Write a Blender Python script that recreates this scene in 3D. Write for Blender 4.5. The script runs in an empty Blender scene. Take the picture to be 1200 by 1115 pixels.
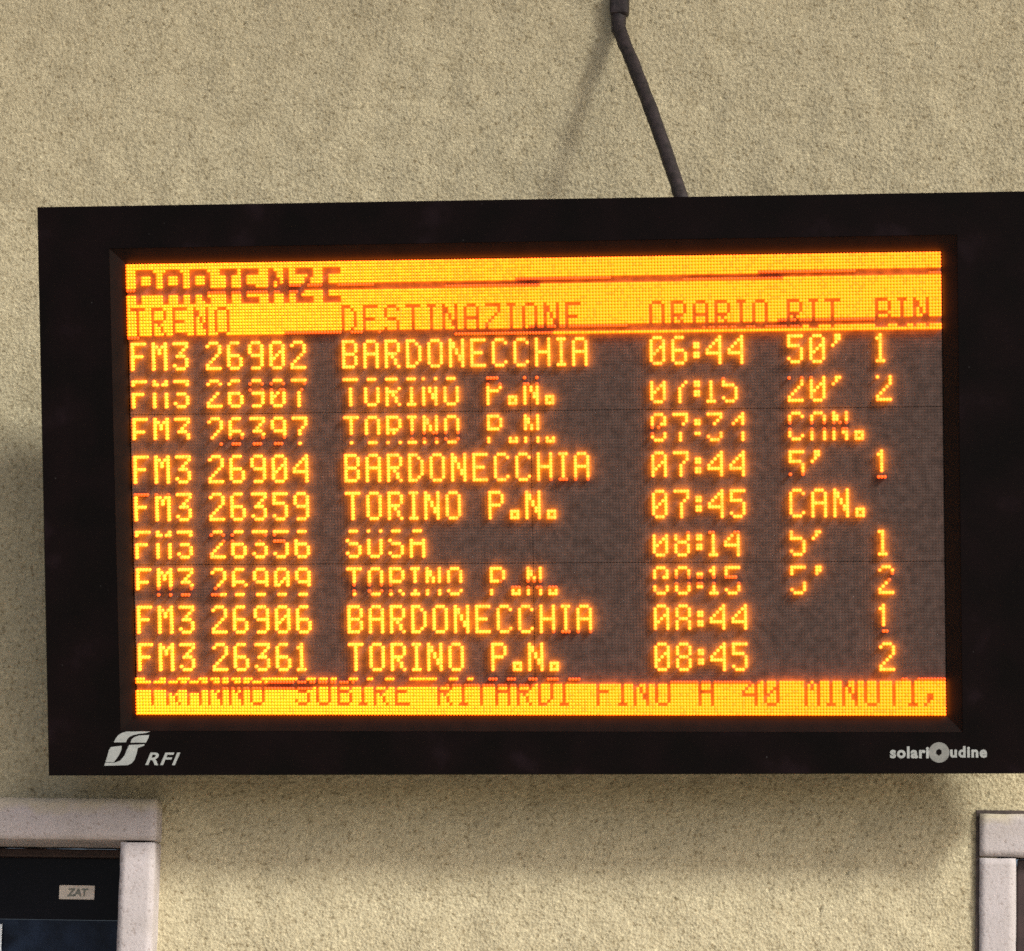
import bpy, bmesh, math, random
import numpy as np
from mathutils import Matrix, Vector, noise

random.seed(7)
rng = np.random.default_rng(11)
S = bpy.context.scene
COL = S.collection
R = math.radians

# ------------------------------------------------------------------ camera
cam_d = bpy.data.cameras.new("camera")
cam = bpy.data.objects.new("camera", cam_d)
COL.objects.link(cam)
right = Vector((0.98783915, 0.15342218, 0.02520795))
fwd = Vector((-0.15546913, 0.97285334, 0.17142263))
up = Vector((0.0017764, -0.17325705, 0.98487504))
M = Matrix.Identity(4)
for i in range(3):
    M[i][0], M[i][1], M[i][2] = right[i], up[i], -fwd[i]
M.translation = Vector((1.16601847, -7.29640009, -1.28566975))
cam.matrix_world = M
cam_d.sensor_fit = 'HORIZONTAL'
cam_d.sensor_width = 36.0
cam_d.lens = 36.0 * 5000.0 / 1200.0
cam_d.clip_start = 0.1
cam_d.clip_end = 300
S.camera = cam

# ------------------------------------------------------------------ light
SUN_V = Vector((1.30, -1.0, 1.12)).normalized()       # towards the sun
elev = math.asin(SUN_V.z)
world = bpy.data.worlds.new("World")
S.world = world
world.use_nodes = True
wn, wl = world.node_tree.nodes, world.node_tree.links
sky = wn.new('ShaderNodeTexSky')
sky.sky_type = 'NISHITA'
sky.sun_disc = False
sky.sun_elevation = elev
sky.sun_rotation = math.atan2(SUN_V.x, SUN_V.y)
sky.dust_density = 4.0
sky.air_density = 0.6
sky.ozone_density = 0.3
wl.new(sky.outputs[0], wn['Background'].inputs[0])
wn['Background'].inputs[1].default_value = 0.14

sun_d = bpy.data.lights.new("sun", 'SUN')
sun_d.energy = 3.1
sun_d.angle = R(9)
sun_d.color = (1.0, 0.97, 0.90)
sun = bpy.data.objects.new("sun", sun_d)
sun.rotation_euler = (-SUN_V).to_track_quat('-Z', 'Y').to_euler()
sun.location = SUN_V * 30
COL.objects.link(sun)

S.view_settings.view_transform = 'Standard'
S.view_settings.look = 'None'
S.view_settings.exposure = 0.20
S.view_settings.gamma = 1.0
S.view_settings.use_curve_mapping = False
S.render.engine = 'CYCLES'
S.cycles.max_bounces = 6
S.cycles.use_denoising = False
S.cycles.sample_clamp_indirect = 8.0
S.cycles.filter_width = 1.6


# ------------------------------------------------------------------ helpers
def tag(o, label=None, cat=None, group=None, kind=None):
    if label: o['label'] = label
    if cat: o['category'] = cat
    if group: o['group'] = group
    if kind: o['kind'] = kind
    return o


def empty(name, loc=(0, 0, 0), mat=None):
    o = bpy.data.objects.new(name, None)
    COL.objects.link(o)
    o.location = loc
    if mat is not None:
        o.matrix_world = mat
    o.empty_display_size = 0.1
    return o


def obj(name, bm, mat, parent=None, smooth=False):
    me = bpy.data.meshes.new(name)
    bm.normal_update()
    bm.to_mesh(me)
    bm.free()
    return link_mesh(name, me, mat, parent, smooth)


def link_mesh(name, me, mat, parent=None, smooth=False):
    o = bpy.data.objects.new(name, me)
    COL.objects.link(o)
    if mat: me.materials.append(mat)
    if parent is not None: o.parent = parent
    if smooth:
        me.polygons.foreach_set('use_smooth', [True] * len(me.polygons))
    return o


def box(bm, x0, x1, y0, y1, z0, z1, bevel=0.0, seg=2):
    vs = [bm.verts.new((x, y, z)) for x in (x0, x1) for y in (y0, y1) for z in (z0, z1)]
    f = []
    for idx in ((0, 1, 3, 2), (4, 6, 7, 5), (0, 4, 5, 1), (2, 3, 7, 6), (0, 2, 6, 4), (1, 5, 7, 3)):
        f.append(bm.faces.new([vs[i] for i in idx]))
    if bevel:
        es = list({e for q in f for e in q.edges})
        bmesh.ops.bevel(bm, geom=es, offset=bevel, segments=seg, affect='EDGES', profile=0.6)
    return bm


def rough_box(x0, x1, y0, y1, z0, z1, bevel, amp, step=0.012, seed=0.0):
    """a hand-rendered masonry block: bevelled, subdivided and knocked about a little"""
    bm = bmesh.new()
    box(bm, x0, x1, y0, y1, z0, z1)
    for axis, a, b in ((0, x0, x1), (1, y0, y1), (2, z0, z1)):
        n = min(120, max(2, int((b - a) / step)))
        nrm = Vector((axis == 0, axis == 1, axis == 2))
        for k in range(1, n):
            p = Vector((0, 0, 0)); p[axis] = a + (b - a) * k / n
            bmesh.ops.bisect_plane(bm, geom=bm.verts[:] + bm.edges[:] + bm.faces[:],
                                   plane_co=p, plane_no=nrm)
    bm.normal_update()
    cx, cy, cz = (x0 + x1) / 2, (y0 + y1) / 2, (z0 + z1) / 2
    for v in bm.verts:
        # round the arrises
        q = v.co
        e = [abs(q.x - x0) < 1e-6 or abs(q.x - x1) < 1e-6, abs(q.y - y0) < 1e-6, abs(q.z - z0) < 1e-6 or abs(q.z - z1) < 1e-6]
        if sum(e) >= 2:
            d = Vector(((cx - q.x) if e[0] else 0, (cy - q.y) if e[1] else 0, (cz - q.z) if e[2] else 0))
            d = Vector((math.copysign(1, d.x) if e[0] else 0, math.copysign(1, d.y) if e[1] else 0, math.copysign(1, d.z) if e[2] else 0))
            v.co += d * bevel * (0.45 + 0.5 * noise.noise(q * 40 + Vector((seed, 0, 0))))
    for v in bm.verts:
        q = v.co + Vector((seed, seed * 2, 0))
        n = v.normal
        h = noise.noise(q * 25) * amp + noise.noise(q * 70) * amp * 0.6
        v.co += n * h
    return bm


def nodes(name):
    m = bpy.data.materials.new(name)
    m.use_nodes = True
    nt = m.node_tree
    return m, nt.nodes, nt.links, nt.nodes['Principled BSDF']


def ramp(n, stops):
    r = n.new('ShaderNodeValToRGB')
    while len(r.color_ramp.elements) < len(stops):
        r.color_ramp.elements.new(0.5)
    for e, (p, c) in zip(r.color_ramp.elements, stops):
        e.position = p
        e.color = (*c, 1)
    return r


def simple_mat(name, col, rough=0.6, var=0.15, scale=60, bump=0.0, bump_scale=200, spec=0.5, metallic=0.0):
    m, n, l, p = nodes(name)
    tc = n.new('ShaderNodeTexCoord')
    nz = n.new('ShaderNodeTexNoise')
    nz.inputs['Scale'].default_value = scale
    nz.inputs['Detail'].default_value = 5
    l.new(tc.outputs['Object'], nz.inputs['Vector'])
    r = ramp(n, [(0.3, tuple(c * (1 - var) for c in col)), (0.7, tuple(min(1, c * (1 + var)) for c in col))])
    l.new(nz.outputs['Fac'], r.inputs[0])
    l.new(r.outputs[0], p.inputs['Base Color'])
    p.inputs['Roughness'].default_value = rough
    p.inputs['Specular IOR Level'].default_value = spec
    p.inputs['Metallic'].default_value = metallic
    if bump:
        b = n.new('ShaderNodeBump')
        b.inputs['Strength'].default_value = bump
        b.inputs['Distance'].default_value = 0.002
        nb = n.new('ShaderNodeTexNoise')
        nb.inputs['Scale'].default_value = bump_scale
        nb.inputs['Detail'].default_value = 6
        l.new(tc.outputs['Object'], nb.inputs['Vector'])
        l.new(nb.outputs['Fac'], b.inputs['Height'])
        l.new(b.outputs[0], p.inputs['Normal'])
    return m


# ------------------------------------------------------------------ materials
def plaster_mat():
    m, n, l, p = nodes("sand_plaster")
    tc = n.new('ShaderNodeTexCoord')
    big = n.new('ShaderNodeTexNoise'); big.inputs['Scale'].default_value = 3.0; big.inputs['Detail'].default_value = 6
    fine = n.new('ShaderNodeTexNoise'); fine.inputs['Scale'].default_value = 120; fine.inputs['Detail'].default_value = 8; fine.inputs['Roughness'].default_value = 0.7
    grit = n.new('ShaderNodeTexVoronoi'); grit.inputs['Scale'].default_value = 190
    for t in (big, fine, grit): l.new(tc.outputs['Object'], t.inputs['Vector'])
    r1 = ramp(n, [(0.25, (0.455, 0.408, 0.272)), (0.75, (0.53, 0.478, 0.318))])
    l.new(big.outputs['Fac'], r1.inputs[0])
    r2 = ramp(n, [(0.36, (0.42, 0.38, 0.32)), (0.46, (0.95, 0.95, 0.94)), (0.56, (1.0, 1.0, 1.0)), (0.66, (1.42, 1.42, 1.40))])
    l.new(fine.outputs['Fac'], r2.inputs[0])
    mx = n.new('ShaderNodeMixRGB'); mx.blend_type = 'MULTIPLY'; mx.inputs[0].default_value = 0.8
    l.new(r1.outputs[0], mx.inputs[1]); l.new(r2.outputs[0], mx.inputs[2])
    mid = n.new('ShaderNodeTexNoise'); mid.inputs['Scale'].default_value = 22; mid.inputs['Detail'].default_value = 7; mid.inputs['Roughness'].default_value = 0.7
    l.new(tc.outputs['Object'], mid.inputs['Vector'])
    r5 = ramp(n, [(0.30, (0.80, 0.78, 0.74)), (0.5, (1, 1, 1)), (0.72, (1.10, 1.11, 1.12))])
    l.new(mid.outputs['Fac'], r5.inputs[0])
    mx5 = n.new('ShaderNodeMixRGB'); mx5.blend_type = 'MULTIPLY'; mx5.inputs[0].default_value = 0.8
    l.new(mx.outputs[0], mx5.inputs[1]); l.new(r5.outputs[0], mx5.inputs[2])
    mx = mx5
    # scattered dark pits and pale grains in the render
    r3 = ramp(n, [(0.0, (0.35, 0.29, 0.22)), (0.09, (0.45, 0.38, 0.29)), (0.16, (1, 1, 1))])
    grit2 = n.new('ShaderNodeTexVoronoi'); grit2.inputs['Scale'].default_value = 46
    l.new(tc.outputs['Object'], grit2.inputs['Vector'])
    l.new(grit2.outputs['Distance'], r3.inputs[0])
    mx2 = n.new('ShaderNodeMixRGB'); mx2.blend_type = 'MULTIPLY'; mx2.inputs[0].default_value = 0.55
    l.new(mx.outputs[0], mx2.inputs[1]); l.new(r3.outputs[0], mx2.inputs[2])
    l.new(mx2.outputs[0], p.inputs['Base Color'])
    p.inputs['Roughness'].default_value = 0.92
    p.inputs['Specular IOR Level'].default_value = 0.15
    b = n.new('ShaderNodeBump'); b.inputs['Strength'].default_value = 0.7; b.inputs['Distance'].default_value = 0.002
    ad = n.new('ShaderNodeMath'); ad.operation = 'ADD'
    l.new(fine.outputs['Fac'], ad.inputs[0]); l.new(grit.outputs['Distance'], ad.inputs[1])
    l.new(ad.outputs[0], b.inputs['Height'])
    l.new(b.outputs[0], p.inputs['Normal'])
    return m


def stone_mat():
    m, n, l, p = nodes("painted_stone")
    tc = n.new('ShaderNodeTexCoord')
    a = n.new('ShaderNodeTexNoise'); a.inputs['Scale'].default_value = 14; a.inputs['Detail'].default_value = 8
    f = n.new('ShaderNodeTexNoise'); f.inputs['Scale'].default_value = 160; f.inputs['Detail'].default_value = 6
    for t in (a, f): l.new(tc.outputs['Object'], t.inputs['Vector'])
    r = ramp(n, [(0.30, (0.385, 0.355, 0.345)), (0.5, (0.44, 0.41, 0.41)), (0.70, (0.48, 0.447, 0.455))])
    l.new(a.outputs['Fac'], r.inputs[0])
    r2 = ramp(n, [(0.30, (0.55, 0.50, 0.46)), (0.42, (1, 1, 1))])
    l.new(f.outputs['Fac'], r2.inputs[0])
    mx = n.new('ShaderNodeMixRGB'); mx.blend_type = 'MULTIPLY'; mx.inputs[0].default_value = 0.7
    l.new(r.outputs[0], mx.inputs[1]); l.new(r2.outputs[0], mx.inputs[2])
    # wall paint smeared over the top edge, and blotches of grime
    sp = n.new('ShaderNodeSeparateXYZ'); l.new(tc.outputs['Object'], sp.inputs[0])
    wv = n.new('ShaderNodeTexNoise'); wv.inputs['Scale'].default_value = 18; wv.inputs['Detail'].default_value = 5
    l.new(tc.outputs['Object'], wv.inputs['Vector'])
    ma = n.new('ShaderNodeMath'); ma.operation = 'MULTIPLY_ADD'; ma.inputs[1].default_value = 0.07
    l.new(wv.outputs['Fac'], ma.inputs[0]); l.new(sp.outputs['Z'], ma.inputs[2])
    mr = n.new('ShaderNodeMapRange'); mr.inputs[1].default_value = -0.572; mr.inputs[2].default_value = -0.553
    mr.inputs[4].default_value = 0.6
    l.new(ma.outputs[0], mr.inputs[0])
    sm = n.new('ShaderNodeMixRGB'); sm.inputs[2].default_value = (0.47, 0.42, 0.27, 1)
    l.new(mr.outputs[0], sm.inputs[0]); l.new(mx.outputs[0], sm.inputs[1])
    gr = n.new('ShaderNodeTexNoise'); gr.inputs['Scale'].default_value = 38; gr.inputs['Detail'].default_value = 9; gr.inputs['Roughness'].default_value = 0.75
    l.new(tc.outputs['Object'], gr.inputs['Vector'])
    r4 = ramp(n, [(0.32, (0.55, 0.50, 0.46)), (0.40, (1, 1, 1))])
    l.new(gr.outputs['Fac'], r4.inputs[0])
    m5 = n.new('ShaderNodeMixRGB'); m5.blend_type = 'MULTIPLY'; m5.inputs[0].default_value = 0.6
    l.new(sm.outputs[0], m5.inputs[1]); l.new(r4.outputs[0], m5.inputs[2])
    l.new(m5.outputs[0], p.inputs['Base Color'])
    p.inputs['Roughness'].default_value = 0.85
    p.inputs['Specular IOR Level'].default_value = 0.2
    b = n.new('ShaderNodeBump'); b.inputs['Strength'].default_value = 0.5; b.inputs['Distance'].default_value = 0.002
    l.new(f.outputs['Fac'], b.inputs['Height']); l.new(b.outputs[0], p.inputs['Normal'])
    return m


def bezel_mat():
    m, n, l, p = nodes("black_painted_metal")
    tc = n.new('ShaderNodeTexCoord')
    a = n.new('ShaderNodeTexNoise'); a.inputs['Scale'].default_value = 9; a.inputs['Detail'].default_value = 8
    v = n.new('ShaderNodeTexVoronoi'); v.inputs['Scale'].default_value = 42
    for t in (a, v): l.new(tc.outputs['Object'], t.inputs['Vector'])
    r = ramp(n, [(0.38, (0.0012, 0.0006, 0.0009)), (0.60, (0.0036, 0.0014, 0.0020)), (0.74, (0.0105, 0.0055, 0.0080))])
    l.new(a.outputs['Fac'], r.inputs[0])
    dust = ramp(n, [(0.0, (0.09, 0.09, 0.092)), (0.07, (0.0, 0.0, 0.0))])
    l.new(v.outputs['Distance'], dust.inputs[0])
    mx = n.new('ShaderNodeMixRGB'); mx.blend_type = 'ADD'
    sp = n.new('ShaderNodeTexNoise'); sp.inputs['Scale'].default_value = 16; l.new(tc.outputs['Object'], sp.inputs['Vector'])
    spr = ramp(n, [(0.54, (0, 0, 0)), (0.66, (0.8, 0.8, 0.8))]); l.new(sp.outputs['Fac'], spr.inputs[0]); l.new(spr.outputs[0], mx.inputs[0])
    l.new(r.outputs[0], mx.inputs[1]); l.new(dust.outputs[0], mx.inputs[2])
    l.new(mx.outputs[0], p.inputs['Base Color'])
    p.inputs['Roughness'].default_value = 0.45
    p.inputs['Specular IOR Level'].default_value = 0.12
    return m


def led_mat(name, col, strength):
    m, n, l, p = nodes(name)
    p.inputs['Base Color'].default_value = (0.05, 0.03, 0.01, 1)
    p.inputs['Emission Color'].default_value = (*col, 1)
    p.inputs['Emission Strength'].default_value = strength
    m.cycles.emission_sampling = 'NONE'
    return m


PLASTER = plaster_mat()
STONE = stone_mat()
BEZEL = bezel_mat()
CASING = simple_mat("black_steel_casing", (0.012, 0.011, 0.012), 0.5, 0.3)
PANEL = simple_mat("brown_matt_display_face", (0.070, 0.047, 0.041), 0.75, 0.28, scale=70, bump=0.2, bump_scale=300, spec=0.15)
DOT_OFF = simple_mat("unlit_amber_lens", (0.068, 0.047, 0.041), 0.75, 0.28, scale=70, spec=0.15)
LED_TEXT = [led_mat("amber_led_text", (1.0, 0.091, 0.007), 8.5), led_mat("amber_led_text_weaker", (1.0, 0.098, 0.008), 6.0),
            led_mat("amber_led_text_fading", (1.0, 0.07, 0.003), 2.0)]
LED_BAR = [led_mat("amber_led_bar", (1.0, 0.080, 0.0004), 7.0), led_mat("amber_led_bar_weaker", (1.0, 0.076, 0.0003), 5.6),
           led_mat("amber_led_bar_fading", (1.0, 0.06, 0.0002), 2.0)]
LED_BARREL = led_mat("amber_halo_barrel", (1.0, 0.29, 0.006), 22.0)  # hidden lamp sides made brighter than the caps to cast a halo
LED_BARREL_BAR = led_mat("amber_bar_halo_barrel", (1.0, 0.20, 0.004), 20.0)
LIP = simple_mat("dark_added_glow_lip", (0.0052, 0.0028, 0.0022), 0.6, 0.3, scale=30, spec=0.1)  # for the lip added round the screen to catch its glow
SILVER = simple_mat("silver_grey_print", (0.34, 0.37, 0.365), 0.55, 0.12)
GREY = simple_mat("grey_print", (0.22, 0.23, 0.22), 0.55, 0.25)
STEEL = simple_mat("weathered_dark_steel", (0.017, 0.0115, 0.013), 0.7, 0.75, scale=70, bump=0.5, bump_scale=120)
WOOD = simple_mat("dark_brown_window_wood", (0.030, 0.016, 0.016), 0.55, 0.3, scale=30)
JOINT = simple_mat("dirty_joint", (0.07, 0.055, 0.05), 0.9, 0.4)
LABEL = simple_mat("pale_label_paper", (0.80, 0.74, 0.66), 0.7, 0.12)
INK = simple_mat("grey_green_ink", (0.26, 0.28, 0.25), 0.7, 0.1)
BLUEPAPER = simple_mat("pale_blue_paper", (0.70, 0.78, 0.85), 0.7, 0.08)
GLASS = simple_mat("dark_window_glass", (0.006, 0.006, 0.009), 0.12, 0.3, scale=8, spec=0.12)
GLASS_REFLECTION = simple_mat("dark_glass_painted_reflection", (0.010, 0.017, 0.034), 0.25, 0.6, scale=25, spec=0.2)  # lower pane: bluish reflection put into the glass colour
CONCRETE = simple_mat("grey_platform_paving", (0.32, 0.275, 0.215), 0.9, 0.2, scale=6)
ROOM = simple_mat("dark_room_inside", (0.02, 0.02, 0.025), 0.9, 0.3)

# ------------------------------------------------------------------ setting
bm = bmesh.new()
GZ = -2.95
vs = [bm.verts.new(q) for q in ((-25, -30, GZ), (25, -30, GZ), (25, 1, GZ), (-25, 1, GZ))]
bm.faces.new(vs)
tag(obj("platform_ground", bm, CONCRETE), "grey station platform in front of the wall", kind="structure")

building = empty("station_building", (0, 0, GZ))
tag(building, "sand coloured rough plastered station wall with stone framed windows behind the board", "building")


def in_building(o):                       # children are modelled in world coordinates
    o.location.z = -GZ
    return o


# wall: a finely modelled rough-cast field with coarser plaster round it
LX1, LZ = -0.668, -0.653          # left opening: right reveal, soffit
RX0, RZ = 0.884, -0.660           # right opening: left reveal, soffit
WX0, WX1, WZ0, WZ1 = -1.16, 1.16, -1.08, 1.12
st = 0.004
nx, nz = int((WX1 - WX0) / st) + 1, int((WZ1 - WZ0) / st) + 1
xs = np.linspace(WX0, WX1, nx); zs = np.linspace(WZ0, WZ1, nz)


def band_noise(shape, lo, hi, seed):
    g = np.random.default_rng(seed)
    F = np.fft.rfft2(g.standard_normal(shape))
    fy = np.fft.fftfreq(shape[0], st)[:, None]; fx = np.fft.rfftfreq(shape[1], st)[None, :]
    fr = np.hypot(fy, fx)
    F *= np.exp(-(fr * lo) ** 2) * (1 - np.exp(-(fr * hi) ** 2))
    q = np.fft.irfft2(F, s=shape)
    return q / q.std()


h = band_noise((nz, nx), 0.0035, 0.009, 1) * 0.00030 + band_noise((nz, nx), 0.008, 0.04, 2) * 0.00022 \
    + band_noise((nz, nx), 0.08, 0.5, 3) * 0.0010
pit = band_noise((nz, nx), 0.006, 0.03, 5)
h = h - np.clip(pit - 2.0, 0, 1.2) * 0.004
edge = np.minimum.reduce([np.broadcast_to((xs - WX0)[None, :], h.shape), np.broadcast_to((WX1 - xs)[None, :], h.shape),
                          np.broadcast_to((zs - WZ0)[:, None], h.shape), np.broadcast_to((WZ1 - zs)[:, None], h.shape)])
h = h * np.clip(edge / 0.04, 0, 1)
X, Z = np.meshgrid(xs, zs)
co = np.stack([X, -h, Z], -1).reshape(-1, 3)
idx = np.arange(nx * nz).reshape(nz, nx)
quads = np.stack([idx[:-1, :-1], idx[:-1, 1:], idx[1:, 1:], idx[1:, :-1]], -1).reshape(-1, 4)
qc = co[quads].mean(1)
hole = ((qc[:, 0] < LX1 + 0.03) & (qc[:, 2] < LZ + 0.035)) | ((qc[:, 0] > RX0 - 0.03) & (qc[:, 2] < RZ + 0.035))
quads = quads[~hole]


def np_mesh(name, co, quads):
    me = bpy.data.meshes.new(name)
    me.vertices.add(len(co)); me.vertices.foreach_set('co', np.asarray(co, np.float32).ravel())
    k = quads.shape[1]
    me.loops.add(quads.size); me.loops.foreach_set('vertex_index', quads.ravel().astype(np.int32))
    me.polygons.add(len(quads))
    me.polygons.foreach_set('loop_start', np.arange(0, quads.size, k, dtype=np.int32))
    me.update(calc_edges=True); me.validate()
    return me


me = np_mesh("plaster_wall", co, quads)
bm = bmesh.new(); bm.from_mesh(me); bpy.data.meshes.remove(me)


def plate(x0, x1, z0, z1):
    q = [bm.verts.new(c) for c in ((x0, 0, z0), (x1, 0, z0), (x1, 0, z1), (x0, 0, z1))]
    bm.faces.new(q)


ZB = -1.95                        # bottom of the openings
plate(-9, 9, WZ1, 5.8)
plate(-9, WX0, LZ, WZ1); plate(WX1, 9, RZ, WZ1)
plate(-9, -1.78, GZ, LZ); plate(1.98, 9, GZ, RZ)
plate(LX1, RX0, GZ, WZ0)
plate(-1.78, LX1, GZ, ZB); plate(RX0, 1.98, GZ, ZB)
wall = in_building(obj("plaster_wall", bm, PLASTER, building, smooth=True))


# unseen canopy added above the frame to shade the upper wall
cn = empty("added_shade_canopy", (0, -0.02, 5.22))
tag(cn, "unseen flat concrete canopy added above the board to shade the wall", "canopy")
bm = bmesh.new(); box(bm, -9, 9, -4.02, -0.01, 0.0, 0.16, 0.01)
obj("slab", bm, CONCRETE, cn)
bm = bmesh.new(); box(bm, -9, 9, -4.06, -4.022, -0.04, 0.20, 0.004)
obj("fascia", bm, STONE, cn)


# windows: stone surround, sash, pane
def window(x0, x1, zt, label, seed, proud, joint, sy=0.0):
    w = in_building(empty("window", (0, 0, 0)))
    w.parent = building
    w['label'] = label
    jw, lh = 0.062, 0.073

    def stone(name, a):
        o = obj(name, rough_box(*a, 0.0018, 0.0006, seed=seed), STONE, w, smooth=True)
        return o
    stone("lintel", (x0 - jw, x1 + jw, -proud, 0.15 - sy, zt, zt + lh))
    stone("jamb", (x0 - jw, x0, -proud, 0.15 - sy, ZB, zt - 0.0025))
    stone("jamb", (x1, x1 + jw, -proud, 0.15 - sy, ZB, zt - 0.0025))
    stone("sill", (x0 - jw - 0.03, x1 + jw + 0.03, -proud - 0.05, 0.15, ZB - 0.06, ZB - 0.002))
    if joint:
        b = bmesh.new()
        box(b, x0 - jw - 0.006, x1 + jw + 0.006, -0.006, 0.05, zt + lh - 0.001, zt + lh + 0.006, 0.001, 1)
        box(b, x0 - jw - 0.006, x0 - jw + 0.001, -0.006, 0.05, ZB, zt + lh - 0.0015, 0.001, 1)
        obj("mortar_joint", b, JOINT, w)
    fr = bmesh.new()
    ft = 0.024
    box(fr, x0 + 0.001, x0 + ft, 0.11 - sy, 0.148 - sy, ZB, zt - 0.003, 0.003)
    box(fr, x1 - ft, x1 - 0.001, 0.11 - sy, 0.148 - sy, ZB, zt - 0.003, 0.003)
    box(fr, x0 + ft, x1 - ft, 0.112 - sy, 0.147 - sy, zt - 0.018, zt - 0.003, 0.003)
    xm = (x0 + x1) / 2
    box(fr, xm - 0.025, xm + 0.025, 0.112 - sy, 0.147 - sy, ZB + 0.04, zt - 0.018, 0.003)
    box(fr, x0 + ft, x1 - ft, 0.112 - sy, 0.147 - sy, ZB, ZB + 0.04, 0.003)
    obj("sash", fr, WOOD, w)
    g = bmesh.new()
    box(g, x0 + ft * 0.6, x1 - ft * 0.6, 0.130 - sy, 0.136 - sy, zt - 0.128, zt - 0.01)
    obj("pane", g, GLASS, w)
    g = bmesh.new()
    box(g, x0 + ft * 0.6, x1 - ft * 0.6, 0.1305 - sy, 0.1365 - sy, ZB + 0.01, zt - 0.1285)
    obj("pane", g, GLASS_REFLECTION, w)
    return w


window(-1.72, LX1, LZ, "window with a dark pane and a pale grey stone frame at the lower left", 3.1, 0.046, False)
window(RX0, 1.92, RZ, "window of which only a stone frame corner shows at the lower right", 9.7, 0.012, True, 0.10)


# small label stuck on the left pane, and a pale sheet
def text_mesh(body, size, shear=0.0, offset=0.0, extrude=0.0003, spacing=1.0):
    c = bpy.data.curves.new("lettering", 'FONT')
    c.body = body; c.size = size; c.shear = shear; c.offset = offset; c.extrude = extrude
    c.space_character = spacing
    c.resolution_u = 3
    t = bpy.data.objects.new("lettering", c)
    COL.objects.link(t)
    dg = bpy.context.evaluated_depsgraph_get()
    dg.update()
    m = bpy.data.meshes.new_from_object(t.evaluated_get(dg))
    bpy.data.objects.remove(t); bpy.data.curves.remove(c)
    m.materials.clear()
    # stand upright: x right, z up, facing -y
    m.transform(Matrix.Rotation(R(90), 4, 'X'))
    return m


lab = empty("window_label", (-0.788, 0.1285, -0.7445))
tag(lab, "small pale label with worn grey lettering stuck on the dark left window pane", "label")
bm = bmesh.new(); box(bm, -0.0325, 0.0325, -0.0012, 0.0012, 0.0, 0.0250, 0.0006, 1)
obj("paper", bm, LABEL, lab)
tm = text_mesh("ZAT", 0.0185, 0.1, 0.0007)
tm.transform(Matrix.Translation((-0.0165, -0.0016, 0.006)))
link_mesh("lettering", tm, INK, lab)

bm = bmesh.new(); box(bm, -1.07, -0.9215, 0.1225, 0.1245, -0.97, -0.791, 0.0008, 1)
tag(obj("paper_sheet", bm, BLUEPAPER), "pale blue sheet standing against the window pane at the left edge", "paper")

# ------------------------------------------------------------------ departure board
c0 = Vector((0.07549607, -0.26, -0.06599997))
tilt, rzb, ryb = R(13.73806), R(-0.01894), R(-0.32967)
BM = Matrix.Translation(c0) @ Matrix.Rotation(rzb, 4, 'Z') @ Matrix.Rotation(tilt, 4, 'X') @ Matrix.Rotation(ryb, 4, 'Y')
board = empty("departure_board", mat=BM)
tag(board, "black framed electronic departure board with glowing amber train times on the station wall", "departure board")
SW, SH = 1.39121, 0.77600
NC, NR = 264, 144
px, pz = SW / NC, SH / NR
OL, OR_, OT, OB = -0.8490, 0.8540, 0.4880, -0.4875

bm = bmesh.new()
box(bm, OL + 0.004, OR_ - 0.004, 0.012, 0.062, OB + 0.008, OT - 0.008, 0.004)
obj("casing", bm, CASING, board)
g = 0.0015
ix, iz = SW / 2 + g, SH / 2 + g
bm = bmesh.new()
# front frame with a mitred opening
ring = []
for (x, z) in ((OL - 0.0035, OB - 0.0060), (OR_, OB + 0.0035), (OR_, OT - 0.0030), (OL + 0.001, OT)):
    ring.append((x, z))
inn = [(-ix, -iz), (ix, -iz), (ix, iz), (-ix, iz)]
e = 0.0018
lv = []
FD, LW = 0.009, 0.026             # the front stands proud of the dots; sloping lip added to catch their glow
grow = [(x + math.copysign(LW, x), z + math.copysign(LW, z)) for x, z in inn]
for pts, y in ((ring, 0.011), (ring, e - FD), ([(x + math.copysign(e, -x), z + math.copysign(e, -z)) for x, z in ring], -FD), (grow, -FD), (grow, 0.011)):
    lv.append([bm.verts.new((x, y, z)) for x, z in pts])
for a, b in zip(lv, lv[1:] + lv[:1]):
    for k in range(4):
        bm.faces.new((a[k], a[(k + 1) % 4], b[(k + 1) % 4], b[k]))
bmesh.ops.recalc_face_normals(bm, faces=bm.faces[:])
obj("front_frame", bm, BEZEL, board)
bm = bmesh.new()
lv = []
for pts, y in ((grow, 0.010), ([(x - math.copysign(0.0004, x), z - math.copysign(0.0004, z)) for x, z in grow], -FD + 0.0006), (inn, 0.0012), (inn, 0.010)):
    lv.append([bm.verts.new((x, y, z)) for x, z in pts])
for a, b in zip(lv, lv[1:] + lv[:1]):
    for k in range(4):
        bm.faces.new((a[k], a[(k + 1) % 4], b[(k + 1) % 4], b[k]))
bmesh.ops.recalc_face_normals(bm, faces=bm.faces[:])
obj("added_glow_lip", bm, LIP, board)
# display face: six modules with fine seams
bm = bmesh.new()
sg = 0.0005
for (a, b) in ((0, 132), (132, 264)):
    for (t, d) in ((0, 48), (48, 96), (96, 144)):
        box(bm, -SW / 2 + a * px + sg, -SW / 2 + b * px - sg, 0.003, 0.0115, SH / 2 - d * pz + sg, SH / 2 - t * pz - sg, 0.0004, 1)
panel = obj("display_panel", bm, PANEL, board)

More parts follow.
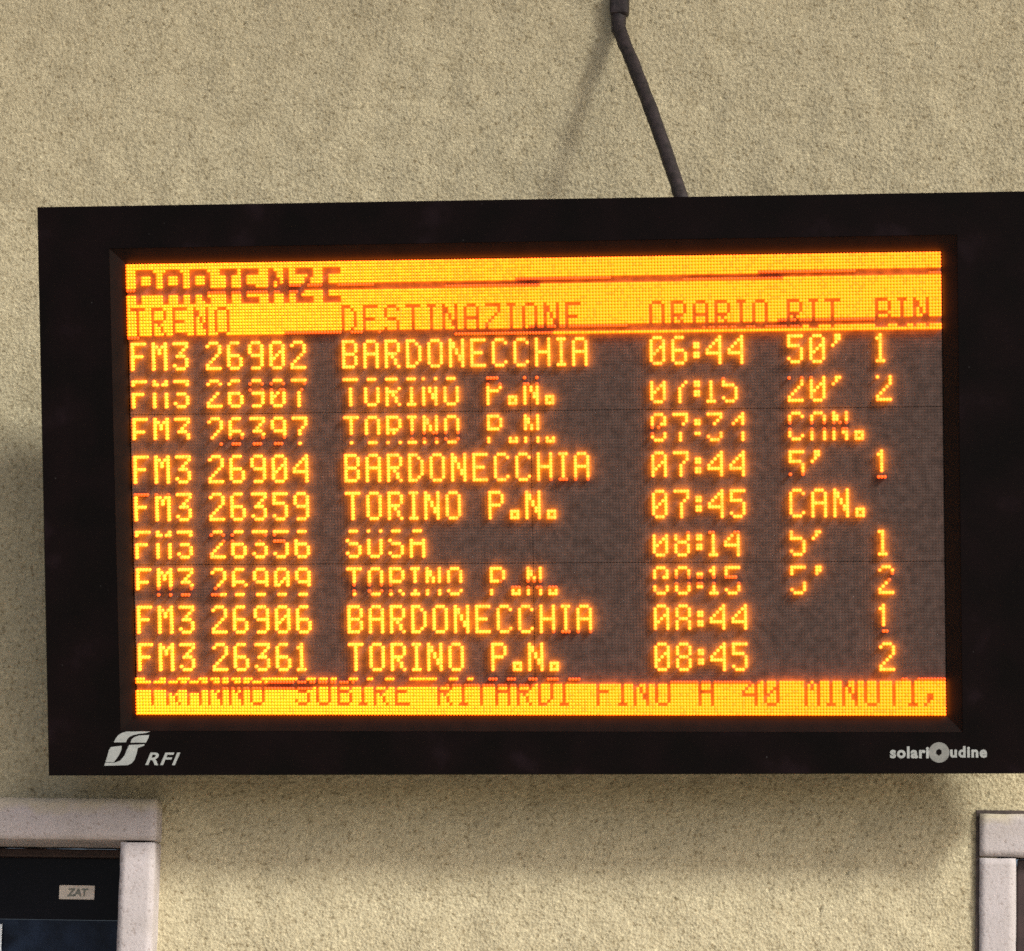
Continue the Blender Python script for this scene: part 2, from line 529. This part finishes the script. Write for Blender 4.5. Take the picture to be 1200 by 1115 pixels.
# 5 x 9 dot letters
FONT = {
 'A': "01110 10001 10001 10001 11111 10001 10001 10001 10001",
 'B': "11110 10001 10001 10001 11110 10001 10001 10001 11110",
 'C': "01110 10001 10000 10000 10000 10000 10000 10001 01110",
 'D': "11100 10010 10001 10001 10001 10001 10001 10010 11100",
 'E': "11111 10000 10000 10000 11110 10000 10000 10000 11111",
 'F': "11111 10000 10000 10000 11110 10000 10000 10000 10000",
 'H': "10001 10001 10001 10001 11111 10001 10001 10001 10001",
 'I': "111 010 010 010 010 010 010 010 111",
 'M': "10001 11011 10101 10101 10001 10001 10001 10001 10001",
 'N': "10001 11001 11001 10101 10101 10011 10011 10001 10001",
 'O': "01110 10001 10001 10001 10001 10001 10001 10001 01110",
 'P': "11110 10001 10001 10001 11110 10000 10000 10000 10000",
 'R': "11110 10001 10001 10001 11110 10100 10010 10010 10001",
 'S': "01110 10001 10000 10000 01110 00001 00001 10001 01110",
 'T': "11111 00100 00100 00100 00100 00100 00100 00100 00100",
 'U': "10001 10001 10001 10001 10001 10001 10001 10001 01110",
 'Z': "11111 00001 00001 00010 00100 01000 10000 10000 11111",
 '0': "01110 10001 10001 10011 10101 11001 10001 10001 01110",
 '1': "010 110 010 010 010 010 010 010 111",
 '2': "01110 10001 00001 00001 00010 00100 01000 10000 11111",
 '3': "11111 00001 00010 00100 01110 00001 00001 10001 01110",
 '4': "00001 00011 00101 01001 10001 11111 00001 00001 00001",
 '5': "11111 10000 10000 11110 00001 00001 00001 10001 01110",
 '6': "01110 10000 10000 10000 11110 10001 10001 10001 01110",
 '7': "11111 00001 00001 00010 00100 00100 00100 00100 00100",
 '8': "01110 10001 10001 10001 01110 10001 10001 10001 01110",
 '9': "01110 10001 10001 10001 01111 00001 00001 00001 01110",
 '.': "000 000 000 000 000 000 111 101 111",
 ':': "00 00 11 11 00 11 11 00 00",
 "'": "011 011 010 100 000 000 000 000 000",
 ',': "000 000 000 000 000 011 011 010 100",
}
BOLD = {   # heading letters, 11 dots tall with two-dot strokes
 'P': ["1111110", "1111111", "1100011", "1100011", "1100011", "1111111", "1111110", "1100000", "1100000", "1100000", "1100000"],
 'A': ["0111110", "1111111", "1100011", "1100011", "1100011", "1111111", "1111111", "1100011", "1100011", "1100011", "1100011"],
 'R': ["1111110", "1111111", "1100011", "1100011", "1100011", "1111111", "1111110", "1101100", "1100110", "1100111", "1100011"],
 'T': ["111111", "111111", "001100", "001100", "001100", "001100", "001100", "001100", "001100", "001100", "001100"],
 'E': ["111111", "111111", "110000", "110000", "110000", "111110", "111110", "110000", "110000", "111111", "111111"],
 'N': ["1100011", "1110011", "1110011", "1111011", "1101011", "1101111", "1100111", "1100111", "1100011", "1100011", "1100011"],
 'Z': ["111111", "111111", "000011", "000110", "000110", "001100", "011000", "011000", "110000", "111111", "111111"],
}


def put(grid, s, col, row, val):
    for ch in s:
        if ch == ' ':
            col += 7
            continue
        rows = FONT[ch].split()
        for r, bits in enumerate(rows):
            for k, b in enumerate(bits):
                if b == '1' and 0 <= col + k < NC and 0 <= row + r < NR:
                    grid[row + r, col + k] = val
        col += len(rows[0]) + 2
    return col


G = np.zeros((NR, NC), np.int8)
G[0:24] = 1
G[132:144] = 1
for ch, col in zip("PARTENZE", (3, 12, 21, 31, 38, 47, 56, 65)):
    for r, bits in enumerate(BOLD[ch]):
        for k, b in enumerate(bits):
            if b == '1': G[2 + r, col + k] = 0
for s, col in (("TRENO", 1), ("DESTINAZIONE", 71), ("ORARIO", 171), ("RIT", 215), ("BIN", 243)):
    put(G, s, col, 14, 0)
for s, col in (("TRANNO", 3), ("SUBIRE", 53), ("RITARDI", 100), ("FINO", 152), ("A", 185), ("40", 199), ("MINUTI,", 219)):
    put(G, s, col, 132, 0)
ROWS = [("26902", "BARDONECCHIA", "06:44", "50'", "1"),
        ("26907", "TORINO P.N.", "07:15", "20'", "2"),
        ("26397", "TORINO P.N.", "07:34", "CAN.", ""),
        ("26904", "BARDONECCHIA", "07:44", "5'", "1"),
        ("26359", "TORINO P.N.", "07:45", "CAN.", ""),
        ("26356", "SUSA", "08:14", "5'", "1"),
        ("26909", "TORINO P.N.", "08:15", "5'", "2"),
        ("26906", "BARDONECCHIA", "08:44", "", "1"),
        ("26361", "TORINO P.N.", "08:45", "", "2")]
for i, (n_, d_, t_, r_, b_) in enumerate(ROWS):
    y = 24 + 12 * i + 1
    for s, col in (("FM3", 1), (n_, 26), (d_, 71), (t_, 171), (r_, 215), (b_, 243)):
        put(G, s, col, y, 1)
# the refresh scan leaves slightly sloping lines of dots dark
U = (np.arange(NC) + 0.5)[None, :] / NC
RR = (np.arange(NR) + 0.5)[:, None]
for c_, s_, th in ((9.2, 3.4, 0.85), (24.2, 3.3, 0.85), (40.2, 3.4, 1.0), (57.2, 4.4, 1.0), (72.7, 4.2, 0.8), (88.0, 3.4, 1.0),
                   (104.8, 4.6, 1.0), (120.5, 3.9, 0.8), (135.2, 3.6, 0.9)):
    cover = th + 0.5 - np.abs(RR - (c_ - s_ * U))
    G[(cover > 0.7)] = 0
    G[(cover > 0.3) & (G > 0)] = 3
weak = rng.random((NR, NC))
U2, R2 = np.meshgrid((np.arange(NC) + 0.5) / NC, np.arange(NR) + 0.5)
wp = np.where((R2 < 24) & (U2 < 0.5), 0.55, 0.16)      # the left heading modules are weaker
G[(G == 1) & (weak < wp)] = 2

# one lens = short barrel with a domed end
SEG = 8
ang = np.arange(SEG) * 2 * np.pi / SEG + np.pi / SEG
RD = 0.00262
tpl = np.concatenate([np.stack([np.cos(ang) * r, np.full(SEG, y), np.sin(ang) * r], 1)
                      for r, y in ((RD * 0.55, 0.0028), (RD, -0.0046), (RD * 0.86, -0.0058), (RD * 0.45, -0.0065))])
fq = []
for k in range(3):
    for s in range(SEG):
        s2 = (s + 1) % SEG
        fq.append((k * SEG + s, k * SEG + s2, (k + 1) * SEG + s2, (k + 1) * SEG + s))
for a, b, c, d in ((0, 1, 2, 3), (0, 3, 4, 7), (4, 5, 6, 7)):
    fq.append(tuple(3 * SEG + q for q in (a, b, c, d)))
fq = np.array(fq)


def dots(name, mask, mat, parent, flat=False, wide=1.0):
    rr, cc = np.nonzero(mask)
    cen = np.stack([-SW / 2 + (cc + 0.5) * px, np.zeros(len(rr)), SH / 2 - (rr + 0.5) * pz], 1)
    t_ = tpl.copy()
    t_[:, [0, 2]] *= wide
    if flat:
        t_[:SEG] = t_[SEG:2 * SEG]
        t_[:, 1] = np.repeat((0.0034, 0.00292, 0.00286, 0.00282), SEG)
    co = (cen[:, None, :] + t_[None]).reshape(-1, 3)
    q = (fq[None] + (np.arange(len(rr)) * len(tpl))[:, None, None]).reshape(-1, 4)
    me = np_mesh(name, co, q)
    o = link_mesh(name, me, mat[0] if not flat else mat, parent)
    if not flat:
        for m_ in mat[1:] + [LED_BARREL_BAR if mat is LED_BAR else LED_BARREL]: me.materials.append(m_)
        nf = len(fq)
        mi = np.repeat(G[rr, cc].astype(np.int32) - 1, nf).reshape(-1, nf)
        lit = G[rr, cc] != 3
        mi[:, :SEG] = np.where(lit, 3, 2)[:, None]
        me.polygons.foreach_set('material_index', mi.ravel().astype(np.int32))
    return o


RI, CI = np.mgrid[0:NR, 0:NC]
tag(dots("unlit_dots", G == 0, DOT_OFF, panel, True), kind="stuff")
head = (RI < 24) & (G > 0)
o = dots("heading_bar", head, LED_BAR, panel)
o['label'] = "amber heading bar reading PARTENZE above dark column titles"
o = dots("message_bar", (RI >= 132) & (G > 0), LED_BAR, panel)
o['label'] = "amber running message bar along the bottom"
FIELDS = (("line_code", 0, 23), ("train_number", 23, 66), ("destination", 66, 166), ("departure_time", 166, 211),
          ("delay", 211, 241), ("platform_number", 241, NC))
for i in range(9):
    e_ = empty("departure_line")
    e_.parent = board
    e_['label'] = "amber line for train %s to %s" % (ROWS[i][0], {'B': 'Bardonecchia', 'T': 'Torino', 'S': 'Susa'}[ROWS[i][1][0]])
    for nm, c0_, c1_ in FIELDS:
        m_ = (G > 0) & (RI >= 24 + 12 * i) & (RI < 36 + 12 * i) & (CI >= c0_) & (CI < c1_)
        if m_.any():
            dots(nm, m_, LED_TEXT, e_, wide=1.13)


# printed marks on the frame
def on_board(pxx, pyy):
    """local frame position of a printed mark measured off the photograph"""
    u = (pxx - 160) / 950 * SW - SW / 2 + 0.0030
    v = -(pyy - 839) * SH / 537.5 - SH / 2 + 0.0018
    return u, v


def prism(bm, pts, y0, y1):
    a = [bm.verts.new((x, y0, z)) for x, z in pts]
    b = [bm.verts.new((x, y1, z)) for x, z in pts]
    bm.faces.new(a); bm.faces.new(b[::-1])
    for k in range(len(pts)):
        bm.faces.new((a[k], b[k], b[(k + 1) % len(pts)], a[(k + 1) % len(pts)]))


EMB = [[(213, 278), (230, 240), (265, 195), (310, 165), (370, 148), (440, 150), (540, 146), (655, 148), (600, 165), (520, 175),
        (450, 190), (400, 212), (375, 240), (355, 278)],
       [(415, 282), (425, 245), (460, 215), (520, 195), (640, 190), (630, 225), (600, 280)],
       [(105, 515), (130, 440), (150, 370), (175, 335), (305, 320), (300, 370), (270, 430), (235, 480), (205, 515)],
       [(395, 310), (490, 305), (580, 300), (575, 318), (500, 345), (480, 420), (455, 490), (420, 530), (370, 552), (90, 560),
        (100, 524), (215, 522), (280, 500), (335, 440), (360, 380)]]
bm = bmesh.new()
for poly in EMB:
    prism(bm, [on_board(110 + x / 10, 845 + y / 10) for x, y in poly], -0.0006 - FD, 0.0002 - FD)
bmesh.ops.recalc_face_normals(bm, faces=bm.faces[:])
o = obj("railway_emblem", bm, SILVER, board)


def fit_text(name, body, x0, x1, ybase, ytop, mat, shear=0.0, offset=0.0):
    m = text_mesh(body, 0.03, shear, offset, 0.0005, 1.12)
    v = np.empty(len(m.vertices) * 3, np.float32); m.vertices.foreach_get('co', v); v = v.reshape(-1, 3)
    a, b = on_board(x0, ybase), on_board(x1, ytop)
    lo, hi = v.min(0), v.max(0)
    v[:, 0] = a[0] + (v[:, 0] - lo[0]) / (hi[0] - lo[0]) * (b[0] - a[0])
    v[:, 2] = a[1] + (v[:, 2] - lo[2]) / (hi[2] - lo[2]) * (b[1] - a[1])
    v[:, 1] = v[:, 1] - 0.0003 - FD
    m.vertices.foreach_set('co', v.ravel()); m.update()
    return link_mesh(name, m, mat, board)


fit_text("railway_lettering", "RFI", 168.5, 211, 900, 885, SILVER, 0.35, 0.0005)
mk = fit_text("maker_lettering", "solari", 1043.5, 1088, 889.5, 875.5, SILVER, 0.0, 0.0012)
mk2 = fit_text("maker_lettering", "udine", 1112, 1154, 888.5, 875.0, SILVER, 0.0, 0.0012)
bm = bmesh.new()
u, v = on_board(1099.5, 882.5)
prism(bm, [(u + 0.0172 * math.cos(t * math.pi / 12), v + 0.0172 * math.sin(t * math.pi / 12)) for t in range(24)], -0.0006 - FD, 0.0002 - FD)
bmesh.ops.recalc_face_normals(bm, faces=bm.faces[:])
disc = obj("maker_emblem", bm, GREY, board)
bm = bmesh.new()
prism(bm, [(u + 0.0048 * math.cos(a_), v + 0.0005 + 0.0058 * math.sin(a_)) for a_ in (R(90), R(150), R(200), R(270), R(340), R(30))], -0.0011 - FD, -0.0004 - FD)
bmesh.ops.recalc_face_normals(bm, faces=bm.faces[:])
obj("emblem_centre", bm, BEZEL, disc)


# ------------------------------------------------------------------ steel strut from the wall to the board
def strut():
    path = [(0.178, -0.014, 1.35), (0.175, -0.014, 0.86), (0.1735, -0.016, 0.826), (0.176, -0.030, 0.80)]
    endp = Vector((0.3289, -0.34, 0.4192))
    a = Vector(path[-1])
    for k in range(1, 25):
        q_ = a.lerp(endp, k / 24 * 1.06)
        q_.x += 0.004 * math.sin(k / 24 * math.pi) + 0.0014 * noise.noise(Vector((k * 0.7, 0, 0)))
        path.append(tuple(q_))
    bm = bmesh.new()
    rings = []
    n = 10
    for i, p in enumerate(path):
        p = Vector(p)
        q = Vector(path[max(0, i - 1)]); r_ = Vector(path[min(len(path) - 1, i + 1)])
        t = (r_ - q).normalized()
        s = t.cross(Vector((0, 1, 0.3))).normalized()
        b_ = s.cross(t).normalized()
        rad = (0.0122 if i > 3 else 0.0140) * (1 + 0.12 * noise.noise(Vector((i * 0.9, 3.1, 0))))
        rings.append([bm.verts.new(p + (s * math.cos(k * 2 * math.pi / n) + b_ * math.sin(k * 2 * math.pi / n) * 0.9) * rad) for k in range(n)])
    for a_, b_ in zip(rings, rings[1:]):
        for k in range(n):
            bm.faces.new((a_[k], a_[(k + 1) % n], b_[(k + 1) % n], b_[k]))
    bm.faces.new(rings[0]); bm.faces.new(rings[-1])
    bmesh.ops.recalc_face_normals(bm, faces=bm.faces[:])
    return bm


st_ = empty("support_strut", (0.178, -0.014, 0.4192))
tag(st_, "dark bent steel strut reaching from the wall down to the top of the departure board", "strut")


def on_strut(name, bm, mat, smooth=False):
    o = obj(name, bm, mat, st_, smooth)
    o.location = (-0.178, 0.014, -0.4192)
    return o


on_strut("rod", strut(), STEEL, True)
bm = bmesh.new()
box(bm, 0.158, 0.1915, -0.030, 0.0, 0.828, 0.880, 0.008, 3)
on_strut("wall_clamp", bm, STEEL)
